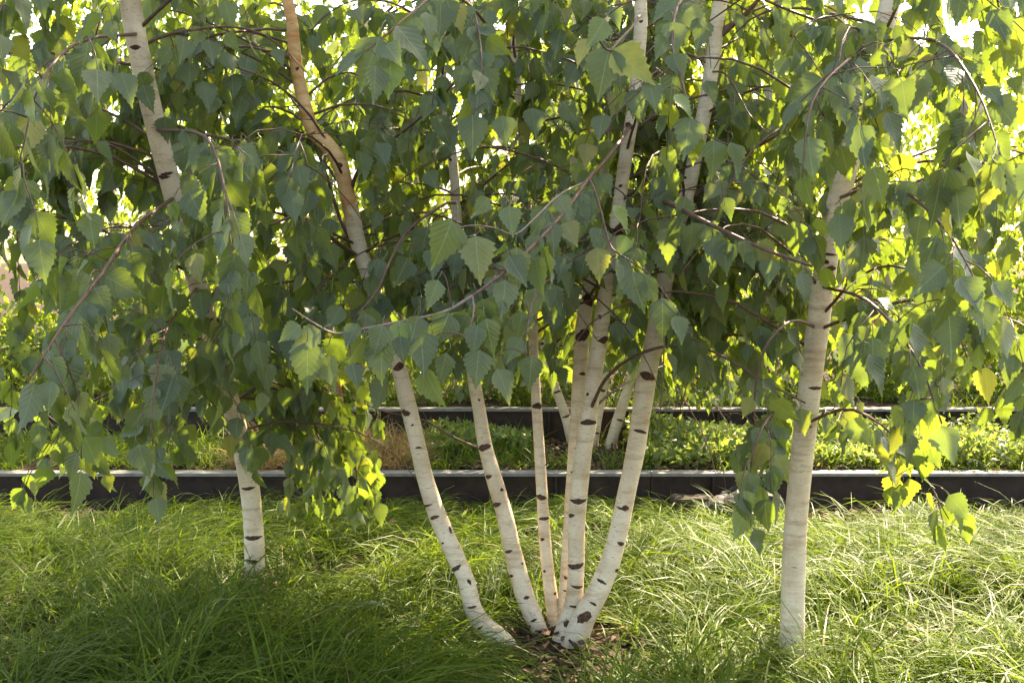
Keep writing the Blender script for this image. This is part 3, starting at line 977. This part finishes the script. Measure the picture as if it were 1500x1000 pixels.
left_rule = lambda px, py, d: ((px < 405) | ((px < 560) & (d > 3.6) & (py > 520))) & (d > 1.75) & ~((py > 770) & (d < 6)) & ~((px > 150) & (px < 270) & (py < 270) & (d < 3.55) & (np.abs(px - (190 + py * 0.21)) < 28))
side_birch("l", "leaning white-barked birch with leafy boughs hanging low over the edge of the grass", [(365, 905, 36, 4.35), (372, 860, 32, 4.33), (372, 780, 30, 4.3), (360, 680, 29, 4.25), (330, 560, 28, 4.1), (290, 420, 28, 3.85), (250, 270, 30, 3.6), (222, 160, 30, 3.5), (195, 30, 30, 3.4), (185, -60, 28, 3.35)],
           5.8, (-0.2, 0.2), 640, 40, left_rule, 280,
           [([(300, 460, 3.9), (380, 500, 4.1), (450, 545, 4.3), (500, 600, 4.45), (520, 680, 4.55), (525, 730, 4.6)], 0.008),
            ([(340, 590, 4.15), (400, 560, 4.2), (450, 600, 4.3), (470, 660, 4.35), (465, 730, 4.4)], 0.007),
            ([(310, 500, 4.0), (380, 520, 4.2), (430, 560, 4.3), (430, 650, 4.3), (420, 720, 4.3)], 0.007),
            ([(320, 520, 4.0), (420, 530, 4.5), (490, 545, 4.7), (545, 575, 4.8), (555, 640, 4.85)], 0.007),
            ([(335, 580, 4.12), (400, 590, 4.4), (440, 620, 4.6), (450, 690, 4.65), (440, 750, 4.7)], 0.006),
            ([(325, 545, 4.08), (420, 575, 4.5), (500, 610, 4.8), (540, 680, 4.9), (545, 725, 4.95)], 0.006),
            ([(300, 455, 3.9), (400, 520, 4.4), (470, 560, 4.6), (500, 640, 4.7), (490, 720, 4.75)], 0.006),
            ([(255, 290, 3.62), (200, 330, 3.0), (150, 400, 2.5), (90, 480, 2.2), (40, 560, 2.1)], 0.007),
            ([(230, 190, 3.5), (300, 200, 3.0), (330, 280, 2.6), (340, 380, 2.4)], 0.006),
            ([(290, 420, 3.85), (250, 470, 3.3), (230, 540, 2.9), (220, 640, 2.7)], 0.006),
            ([(200, 50, 3.4), (120, 60, 2.8), (60, 120, 2.5), (30, 230, 2.3)], 0.006)])
right_rule = lambda px, py, d: ((px > 1128) | ((px > 1072) & (d > 2.6) & (py > 560))) & (d > 1.75) & ~((py > 800) & (d < 6)) & ~((px < 1140) & (py < 560)) & ~((np.abs(px - np.interp(py, [20, 340, 700, 900], [1300, 1216, 1172, 1160])) < 22) & (py > 400) & (rng.random(len(px)) < 0.75) & (d < 3.6))
side_birch("r", "thick pale birch stem rising beside the sunlit sedge with boughs spreading outward", [(1160, 1000, 40, 3.62), (1160, 950, 38, 3.6), (1162, 860, 36, 3.6), (1166, 760, 35, 3.58), (1178, 640, 34, 3.56), (1195, 500, 33, 3.52), (1216, 350, 32, 3.48), (1250, 210, 31, 3.44), (1285, 80, 30, 3.4), (1305, 0, 29, 3.38)],
           5.8, (0.3, 0.2), 560, 40, right_rule, 280,
           [([(1197, 480, 3.52), (1160, 470, 3.3), (1120, 510, 3.1), (1105, 590, 3.1), (1112, 680, 3.1)], 0.006),
            ([(1179, 620, 3.56), (1140, 600, 3.2), (1110, 640, 2.9), (1098, 700, 2.9), (1100, 770, 2.9)], 0.006),
            ([(1205, 420, 3.5), (1270, 440, 2.7), (1340, 520, 2.4), (1380, 620, 2.3)], 0.006),
            ([(1230, 290, 3.46), (1300, 270, 2.7), (1380, 330, 2.4), (1440, 430, 2.2)], 0.006),
            ([(1290, 60, 3.4), (1240, 90, 2.7), (1190, 150, 2.45), (1175, 260, 2.35)], 0.006),
            ([(1290, 60, 3.4), (1370, 60, 2.7), (1430, 130, 2.4), (1470, 240, 2.2)], 0.006),
            ([(1179, 620, 3.56), (1250, 600, 3.2), (1330, 660, 3.3), (1390, 760, 3.3)], 0.006)])

# ================================================================== birch clump in the lower terrace
far_birch = thing("birch_tree", (P(875, 655, 7.1)[0], 7.1, TZ1), "smaller birch clump with slim cream stems between the two steel beams", "tree")
FL = Leaves()
far_stems = [
    [(890, 668, 18, 7.1), (896, 645, 17, 7.1), (906, 612, 16, 7.1), (918, 575, 15, 7.1), (932, 530, 13, 7.1), (950, 470, 12, 7.1), (968, 400, 11, 7.1), (985, 320, 10, 7.1)],
    [(868, 668, 14, 7.12), (873, 630, 13, 7.12), (880, 590, 12, 7.15), (890, 545, 11, 7.15), (903, 500, 10, 7.2), (915, 440, 10, 7.2), (925, 370, 9, 7.2)],
    [(838, 648, 15, 7.2), (830, 615, 14, 7.2), (820, 585, 13, 7.2), (806, 545, 12, 7.2), (796, 505, 11, 7.2), (785, 440, 10, 7.2), (775, 370, 9, 7.2)],
    [(862, 664, 12, 7.2), (866, 610, 11, 7.2), (868, 540, 10, 7.25), (866, 460, 9, 7.3), (862, 380, 8, 7.3)]]
far_rule = lambda px, py, d: ~((py > 545) & (px > 800) & (px < 960)) & ~((py > 600)) & ~((px > 640) & (px < 1010) & (py > 585))
for ctrl, lean in zip(far_stems, ((0.3, 0.1), (0.15, 0.2), (-0.3, 0.1), (-0.1, 0.3))):
    st = Stem(ctrl, 7.0, lean)
    st.build(far_birch, M_BARK_FAR, 12)
    for k in range(5):
        yy = rng.uniform(470, 650)
        i, xx, _ = st.at_py(yy)
        st.scar(far_birch, xx + rng.uniform(-3, 3), yy, rng.uniform(6, 13), rng.uniform(3, 5))
    x, y, d = project(st.pts)
    ok = np.where(y < 540)[0]
    for q in range(26):
        f = ok[0] + (ok[-1] - 1 - ok[0]) * ((q + rng.uniform(0, 0.9)) / 26)
        c, r, T, e1, e2 = st.frame(f)
        az = rng.uniform(0, 2 * math.pi)
        pts = curve_branch(c, [math.cos(az), math.sin(az) * 0.8, rng.uniform(0.2, 0.8)], rng.uniform(0.7, 1.5), rng.uniform(1.0, 2.1), 9)
        mb = MB()
        twiggy(mb, FL, pts, min(0.008, r * 0.5), 0.085, tl=(0.2, 0.5), leaf=(0.06, 0.095), leaf_sp=0.045, sides=4)
        obj("branch", mb.mesh("branch", M_TWIG), far_birch)
arr = prune(FL.arrays(), far_rule)
print("far birch leaves", len(arr[0]))
place_leaves(arr, far_birch, 300, M_LEAF, MID)

sap = thing("birch_sapling", (P(510, 690, 6.75)[0], 6.75, TZ1), "young tree with rust-coloured trunk standing behind the lower steel beam beside dry grass", "tree")
sst = Stem([(512, 712, 11, 6.75), (510, 690, 10, 6.75), (507, 640, 9, 6.75), (500, 590, 8, 6.75), (492, 540, 8, 6.75), (480, 470, 7, 6.75), (470, 400, 6, 6.8)], 3.6, (-0.1, 0.1))
sst.build(sap, M_SAPLING, 10, "trunk")
SL = Leaves()
for q in range(16):
    f = len(sst.pts) * (0.3 + 0.65 * q / 16)
    c, r, T, e1, e2 = sst.frame(f)
    az = rng.uniform(0, 2 * math.pi)
    pts = curve_branch(c, [math.cos(az), math.sin(az), rng.uniform(0.2, 0.7)], rng.uniform(0.5, 1.1), rng.uniform(1.0, 2.0), 8)
    mb = MB()
    twiggy(mb, SL, pts, 0.005, 0.09, leaf=(0.05, 0.08), leaf_sp=0.05, sides=4)
    obj("branch", mb.mesh("branch", M_TWIG), sap)
arr = prune(SL.arrays(), lambda px, py, d: (py < 650) & ~((py > 600) & (px > 490) & (px < 530)))
place_leaves(arr, sap, 150, M_LEAF, MID)

# ================================================================== trees behind the upper beam
def back_tree(x, y, h, rx, n_cl, label, group, z_lo=0.35, per=26, mat=M_LEAF_FAR, seed=0, gap=None):
    t = thing("background_tree", (x, y, TZ2), label, "tree", group)
    k = 9
    zz = np.linspace(TZ2 - 0.05, h * 0.9, k)
    pts = np.stack([x + np.cumsum(rng.normal(0, 0.05, k)), y + np.cumsum(rng.normal(0, 0.05, k)), zz], 1)
    mb = MB(); mb.tube(pts, np.linspace(0.06, 0.012, k), 8)
    obj("trunk", mb.mesh("trunk", M_BARK_FAR), t)
    for q in range(6):
        i = rng.integers(2, k - 1)
        az = rng.uniform(0, 6.28)
        br = curve_branch(pts[i], [math.cos(az), math.sin(az), 0.8], rx * 1.1, 1.0, 7)
        mb = MB(); mb.tube(br, np.linspace(0.02, 0.004, len(br)), 5)
        obj("limb", mb.mesh("limb", M_TWIG), t)
    u = norm(rng.standard_normal((n_cl, 3))) * (rng.random((n_cl, 1)) ** 0.45)
    c = np.array([x, y, 0.5 * (h + z_lo)]) + u * np.array([rx, rx * 0.85, 0.5 * (h - z_lo)])
    off = rng.normal(0, 1, (n_cl, per, 3)) * np.array([0.15, 0.15, 0.17])
    p = (c[:, None] + off).reshape(-1, 3)
    hole = np.repeat(((c[:, 2] > 3.9) & (rng.random(n_cl) < 0.68)) | ((c[:, 2] > 2.1) & (rng.random(n_cl) < 0.25)), per)
    p = p[(p[:, 2] > z_lo) & ~hole]
    if gap is not None:
        p = p[gap(p)]
    n = len(p)
    yv = norm(rng.normal(0, 0.45, (n, 3)) + np.array([0, 0, -0.8]))
    nv = rng.normal(0, 0.8, (n, 3)) + np.array([0, -0.35, 0.35])
    nv = norm(nv - (nv * yv).sum(1, keepdims=True) * yv)
    joined_leaves("crown", (p, yv, nv, rng.uniform(0.065, 0.11, n)), LOW if y < 11 else TINY, mat, t)
    return t


def sky_gap(p):
    px, py, d = project(p)
    # the crowns thin out towards the open sky at the upper right
    thin = np.clip((px - 960) / 140, 0, 1) * np.clip((260 - py) / 180, 0, 1)
    return rng.random(len(p)) > np.maximum(0.92 * thin, 0.42 * np.clip((380 - py) / 150, 0, 1))


spots = [(-4.7, 9.0, 8.0, 1.4), (-3.3, 9.6, 9.0, 1.4), (-2.0, 9.1, 8.6, 1.3), (-0.7, 9.9, 9.4, 1.4), (0.6, 9.2, 8.8, 1.3), (1.9, 9.8, 8.2, 1.3), (3.3, 9.4, 6.4, 1.2), (4.9, 9.1, 7.0, 1.4), (6.6, 9.6, 7.5, 1.4), (-6.3, 9.6, 7.5, 1.4), (8.2, 12.4, 7.5, 1.7), (-8.2, 12.4, 7.5, 1.7),
         (-5.8, 12.0, 8.0, 1.7), (-3.7, 12.6, 8.5, 1.7), (-1.6, 12.2, 8.4, 1.7), (0.5, 12.8, 8.4, 1.7), (2.5, 12.4, 6.6, 1.5), (5.9, 12.4, 7.6, 1.7)]
for i, (x, y, h, rx) in enumerate(spots):
    if y < 11:
        back_tree(x, y, h, rx, 430, "leafy birch with a crown to the ground close behind the upper steel beam", "trees close behind the upper beam", gap=sky_gap)
    else:
        back_tree(x, y, h, rx, 430, "taller tree in the back row, half hidden by the trees behind the upper beam", "trees in the back row", gap=sky_gap, per=24)

for i in range(13):
    x = -6.0 + i * 1.0 + rng.uniform(-0.2, 0.2)
    y = rng.uniform(8.25, 8.7)
    h = rng.uniform(0.75, 1.15)
    t = thing("shrub", (x, y, TZ2), "low leafy shrub filling the gap between the upper steel beam and the trees behind", "shrub", "shrubs behind the upper beam")
    mb = MB()
    for q in range(7):
        az = rng.uniform(0, 6.28)
        br = curve_branch((x, y, TZ2 - 0.02), [math.cos(az) * 0.7, math.sin(az) * 0.7, 1.0], h * 0.8, 0.5, 5)
        mb = MB(); mb.tube(br, np.linspace(0.008, 0.002, len(br)), 4)
        obj("stem", mb.mesh("stem", M_TWIG), t)
    n = 1500
    u = norm(rng.standard_normal((n, 3))) * (rng.random((n, 1)) ** 0.4)
    p = np.array([x, y, TZ2 + 0.42 * h]) + u * np.array([0.62, 0.4, 0.5 * h]) + rng.normal(0, 0.05, (n, 3))
    p = p[p[:, 2] > TZ2 + 0.06]
    n = len(p)
    yv = norm(rng.normal(0, 0.5, (n, 3)) + np.array([0, 0, -0.6]))
    nv = rng.normal(0, 0.8, (n, 3)) + np.array([0, -0.35, 0.4])
    nv = norm(nv - (nv * yv).sum(1, keepdims=True) * yv)
    joined_leaves("crown", (p, yv, nv, rng.uniform(0.05, 0.085, n)), LOW, M_LEAF_FAR, t)

# ================================================================== long grass, ground cover, mulch
def blades(centres, per, length, width, flow, bend, zfun, spread=0.035, up=(0.75, 1.45), rndpow=1.0, lmul=None):
    C = np.repeat(centres, per, axis=0)
    n = len(C)
    cf = np.repeat(flow, per)
    root = C[:, :2] + rng.normal(0, spread, (n, 2))
    az = cf + rng.normal(0, 1.15, n)
    L = rng.uniform(*length, n) * np.repeat(rng.uniform(0.75, 1.2, len(centres)), per)
    if lmul is not None: L = L * np.repeat(lmul, per)
    th = rng.uniform(*up, n)
    bd = rng.uniform(*bend, n)
    m = 4
    w = rng.uniform(*width, n)
    hd = np.stack([np.cos(az), np.sin(az)], 1)
    side = np.stack([-np.sin(az), np.cos(az), rng.normal(0, 0.4, n)], 1)
    pos = np.concatenate([root, zfun(root)[:, None] - 0.01], 1)
    V = np.zeros((n, m + 1, 2, 3))
    for k in range(m + 1):
        f = k / m
        ww = (w * (1 - f ** 2.2) * 0.5 + 0.0002)[:, None]
        V[:, k, 0] = pos - side * ww
        V[:, k, 1] = pos + side * ww
        ang = th - bd * (f + 0.5 / m)
        step = L / m
        pos = pos + np.concatenate([hd * (np.cos(ang) * step)[:, None], (np.sin(ang) * step)[:, None]], 1)
        zmin = zfun(pos[:, :2]) + 0.008 + 0.02 * rng.random(n)
        pos[:, 2] = np.maximum(pos[:, 2], zmin)
    b = (np.arange(n) * (m + 1) * 2)[:, None]
    kk = (np.arange(m) * 2)[None]
    Q = np.stack([b + kk, b + kk + 1, b + kk + 3, b + kk + 2], -1).reshape(-1, 4)
    r = np.clip(0.45 * np.repeat(rng.random(len(centres)), per) + 0.56 * rng.random(n), 0, 1)
    r = np.where(rng.random(n) < 0.02, 0.98, np.minimum(r, 0.95))
    return V.reshape(-1, 3), Q, np.repeat(r, (m + 1) * 2)


zero = lambda q: 0.0 * q[:, 0]
nc = 1500
cx = rng.uniform(-3.5, 3.5, nc); cy = rng.uniform(2.9, 6.08, nc)
dens = 0.5 + 0.5 * np.sin(cx * 2.3 + 0.7) * np.cos(cy * 2.9 + cx) + 0.35 * np.sin(cx * 6.1 - cy * 4.3)
base = [P(752, 950, 3.95), P(795, 935, 4.08), P(820, 945, 4.05), P(850, 935, 4.0)]
keepc = dens > rng.uniform(-0.15, 0.7, len(cx))
for b in base:
    dist = np.hypot(cx - b[0], cy - b[1])
    keepc &= dist > rng.uniform(0.07, 0.24, len(cx))
keepc &= ~((np.hypot((cx - 0.45) / 0.26, (cy - 4.28) / 0.14) < 1) & (rng.random(len(cx)) < 0.8))
keepc &= ~((np.hypot((cx - 1.28) / 0.34, (cy - 5.93) / 0.20) < 1))
keepc &= ~((np.hypot((cx + 0.62) / 0.22, (cy - 4.85) / 0.12) < 1) & (rng.random(len(cx)) < 0.85))
C = np.stack([cx, cy], 1)[keepc]
flow = np.where(C[:, 0] > 0.2, 2.7, 0.3) + 1.2 * np.sin(C[:, 0] * 1.7 + C[:, 1] * 1.1) + rng.normal(0, 0.6, len(C)) - 0.5
bd_ = np.min([np.hypot(C[:, 0] - b[0], (C[:, 1] - b[1] + 0.12) * 0.8) for b in base], axis=0)
lm = np.clip(0.32 + bd_ * 0.95, 0.40, 1.0) * np.clip(1.0 - (C[:, 1] - 4.7) * 0.42, 0.48, 1.0)
lm = lm * np.where(C[:, 1] < 4.7, 1.12, 1.0)
V, Q, r = blades(C, 64, (0.24, 0.56), (0.0032, 0.0066), flow, (1.3, 2.7), zero, spread=0.022, lmul=lm)
go = tag(obj("grass", make_mesh("grass", V, [Q], None, r, True, [M_GRASS])), "long arching green sedge covering the foreground bed", "grass", kind="stuff")

tz1 = lambda q: np.full(len(q), TZ1)
nc = 620
cx = rng.uniform(-4.5, 4.5, nc); cy = rng.uniform(Y1 + 0.12, Y2 - 0.1, nc)
soil = (cx > 0.15) & (cx < 0.85) & (cy > 6.6)
dry = (cx < -0.5) & (cx > -1.6)
m = ~(soil & (rng.random(nc) < 0.85)) & ~(dry & (rng.random(nc) < 0.7))
C = np.stack([cx, cy], 1)[m]
V, Q, r = blades(C, 24, (0.12, 0.30), (0.004, 0.008), rng.uniform(0, 6.28, len(C)), (0.6, 2.0), tz1)
tag(obj("terrace_grass", make_mesh("terrace_grass", V, [Q], None, r, True, [M_GRASS])), "tufts of green grass in the raised bed between the steel beams", "grass", kind="stuff")
C = np.stack([rng.uniform(-1.65, -0.5, 90), rng.uniform(Y1 + 0.1, 7.2, 90)], 1)
V, Q, r = blades(C, 40, (0.15, 0.34), (0.002, 0.005), rng.uniform(0, 6.28, len(C)), (0.5, 2.2), tz1)
tag(obj("dry_grass", make_mesh("dry_grass", V, [Q], None, r, True, [M_STRAW])), "patch of straw-coloured dry grass behind the lower steel beam", "grass", kind="stuff")
tz2 = lambda q: np.full(len(q), TZ2)
C = np.stack([rng.uniform(-6, 6, 500), rng.uniform(Y2 + 0.1, 8.8, 500)], 1)
V, Q, r = blades(C, 18, (0.12, 0.3), (0.005, 0.009), rng.uniform(0, 6.28, len(C)), (0.6, 2.0), tz2)
tag(obj("back_grass", make_mesh("back_grass", V, [Q], None, r, True, [M_GRASS])), "green grass along the upper bed under the back trees", "grass", kind="stuff")


def cover(name, x0, x1, y0, y1, z, n, label, hmax):
    cxx = rng.uniform(x0, x1, n); cyy = rng.uniform(y0, y1, n)
    hh = hmax * (0.4 + 0.6 * (0.5 + 0.5 * np.sin(cxx * 5 + cyy * 4))) * rng.random(n) ** 0.6
    p = np.stack([cxx, cyy, z + 0.02 + hh], 1)
    yv = norm(rng.normal(0, 0.8, (n, 3)) + np.array([0, -0.2, 0.15]))
    nv = rng.normal(0, 0.5, (n, 3)) + np.array([0, -0.2, 0.9])
    nv = norm(nv - (nv * yv).sum(1, keepdims=True) * yv)
    o = joined_leaves(name, (p, yv, nv, rng.uniform(0.03, 0.055, n)), LOW, M_COVER, None)
    return tag(o, label, "plants")


cover("ground_cover", P(935, 690, 6.4)[0], 3.2, Y1 + 0.12, Y2 - 0.08, TZ1, 9000, "low pale leafy ground cover in sun at the right of the far birch stems", 0.20)
cover("low_plants", -0.55, 0.1, Y1 + 0.5, Y2 - 0.1, TZ1, 1800, "small green leafy plants in the raised bed left of the far birch stems", 0.14)


def chips(name, x0, x1, y0, y1, z, n, label):
    p = np.stack([rng.uniform(x0, x1, n), rng.uniform(y0, y1, n), z + rng.uniform(0.004, 0.03, n)], 1)
    a = norm(rng.normal(0, 1, (n, 3)) * np.array([1, 1, 0.35])); b_ = norm(np.cross(a, rng.normal(0, 0.4, (n, 3)) + np.array([0, 0, 1.0])))
    c = np.cross(a, b_)
    la, lb, lc = rng.uniform(0.008, 0.03, n), rng.uniform(0.004, 0.012, n), rng.uniform(0.002, 0.005, n)
    sg = np.array([(x, y, q) for q in (-1, 1) for y in (-1, 1) for x in (-1, 1)], float)
    V = p[:, None] + sg[None, :, 0:1] * (a * la[:, None])[:, None] + sg[None, :, 1:2] * (b_ * lb[:, None])[:, None] + sg[None, :, 2:3] * (c * lc[:, None])[:, None]
    q = np.array([(0, 2, 3, 1), (4, 5, 7, 6), (0, 1, 5, 4), (2, 6, 7, 3), (0, 4, 6, 2), (1, 3, 7, 5)])
    Q = (q[None] + (np.arange(n) * 8)[:, None, None]).reshape(-1, 4)
    tag(obj(name, make_mesh(name, V.reshape(-1, 3), [Q], None, None, False, [M_MULCH])), label, "mulch", kind="stuff")


chips("bark_mulch", -3.2, 3.2, 3.2, 6.1, 0.0, 12000, "dark bark mulch showing between the grass tufts in the foreground")
chips("terrace_mulch", -2.5, 2.5, Y1 + 0.1, Y2 - 0.1, TZ1, 4000, "brown bark mulch around the far birch stems in the raised bed")

# fallen leaves, seed stalks, stones
for i, (px_, py_, d_, s_, lab) in enumerate([(808, 968, 3.92, 0.045, "tan fallen leaf in the grass at the foot of the main birch"), (900, 948, 4.0, 0.05, "orange-brown fallen leaf on the mulch right of the birch base"),
                                             (560, 748, 5.6, 0.045, "small orange fallen leaf in the sedge near the lower beam, the upper of a pair"), (565, 767, 5.3, 0.05, "bright orange fallen leaf in the sedge, the lower of a pair"),
                                             (742, 880, 4.4, 0.05, "brown fallen leaf between the first two birch stems")]):
    p = P(px_, py_, d_)
    o = bpy.data.objects.new("fallen_leaf", leaf_mesh(i, M_LEAF_DRY))
    o.location = (p[0], p[1], max(0.03, p[2])); o.scale = (s_,) * 3
    o.rotation_euler = (R(25), R(rng.uniform(-25, 25)), R(rng.uniform(0, 360)))
    col.objects.link(o)
    tag(o, lab, "leaf")


def seed_stalk(path, label):
    pts = catmull([P(*q) for q in path], 6)
    t = thing("seed_stalk", pts[0], label, "grass stalk", "grass seed stalks")
    mb = MB(); mb.tube(pts, np.linspace(0.0016, 0.0008, len(pts)), 4)
    obj("stalk", mb.mesh("stalk", M_STRAWG), t)
    k0 = int(len(pts) * 0.45)
    mb = MB()
    for i in range(k0, len(pts) - 1):
        for f in (0.0, 0.5):
            p = pts[i] * (1 - f) + pts[i + 1] * f
            dvec = norm(pts[i + 1] - pts[i]) * 0.006 + np.array([0, -0.002, 0.014]) * rng.uniform(0.7, 1.1)
            mb.tube([p, p + dvec * 0.5, p + dvec], [0.0008, 0.0024, 0.0006], 4)
    o = obj("spikelets", mb.mesh("spikelets", M_STRAWG), t)
    o["kind"] = "stuff"


M_STRAWG = simple("seed_head", (0.30, 0.33, 0.19), 0.6, 0.3, 0.3, 60)
seed_stalk([(520, 960, 3.9), (506, 905, 3.9), (530, 886, 3.9), (548, 884, 3.9), (566, 890, 3.9)], "arching seed stalk with pale spikelets over the sedge, the shorter arch")
seed_stalk([(400, 930, 4.1), (405, 900, 4.1), (425, 876, 4.1), (450, 868, 4.1), (472, 872, 4.1)], "arching pale seed stalk low over the sedge near the hanging boughs")
for q, (x_, y_) in enumerate([(630, 900), (656, 870), (668, 880), (716, 860), (728, 850), (735, 848)]):
    seed_stalk([(x_ - 12, y_ + 70, 4.2), (x_ - 8, y_ + 30, 4.2), (x_, y_ - 10, 4.2), (x_ + 6, y_ - 50, 4.2)], "upright thin seed stalk between the first two birch stems")
for q, (x_, y_) in enumerate([(985, 800), (1010, 812), (960, 830)]):
    seed_stalk([(x_ + 30, y_ + 90, 4.6), (x_ + 32, y_ + 40, 4.6), (x_ + 18, y_ + 5, 4.6), (x_ - 10, y_ + 2, 4.6), (x_ - 30, y_ + 22, 4.6)], "drooping seed stalk over the combed sedge right of the birch")
for q, (x_, y_) in enumerate([(1085, 760), (1062, 790)]):
    seed_stalk([(x_ - 6, y_ + 60, 5.2), (x_ - 3, y_ + 20, 5.2), (x_ + 6, y_ - 15, 5.2), (x_ + 12, y_ - 40, 5.2)], "thin seed stalk standing before the black rock")


def rock(name, centre, size, mat, label, cat, boxy=0.0, seed=0):
    r = np.random.default_rng(seed)
    nu, nv = 22, 12
    V = []
    ph = r.uniform(0, 6, 6)
    for j in range(nv + 1):
        v = math.pi * j / nv
        for i in range(nu):
            u = 2 * math.pi * i / nu
            q = np.array([math.cos(u) * math.sin(v), math.sin(u) * math.sin(v), math.cos(v)])
            if boxy:
                q = np.sign(q) * np.abs(q) ** (1 - boxy)
            k = 1 + (0.12 * math.sin(3 * u + ph[0] + 2 * v) + 0.08 * math.sin(5 * u - 4 * v + ph[1]) + 0.05 * r.standard_normal()) * (1 - boxy)
            V.append(np.array(centre) + q * k * np.array(size))
    i = np.arange(nv)[:, None] * nu
    j = np.arange(nu)[None]
    Q = np.stack([i + j, i + nu + j, i + nu + (j + 1) % nu, i + (j + 1) % nu], -1).reshape(-1, 4)
    o = obj(name, make_mesh(name, np.array(V), [Q], None, None, bool(boxy), [mat]))
    tag(o, label, cat)


c = P(1092, 762, 5.85)
rock("rock", (c[0], 5.9, 0.04), (0.21, 0.12, 0.12), M_ROCK, "black rough rock lying against the lower steel beam", "rock", 0, 3)
c = P(1016, 772, 5.9)
rock("stone_block", (c[0], 5.95, 0.03), (0.115, 0.07, 0.085), M_STONE, "low brown stone block in the sedge in front of the lower steel beam", "stone", 0.72, 5)
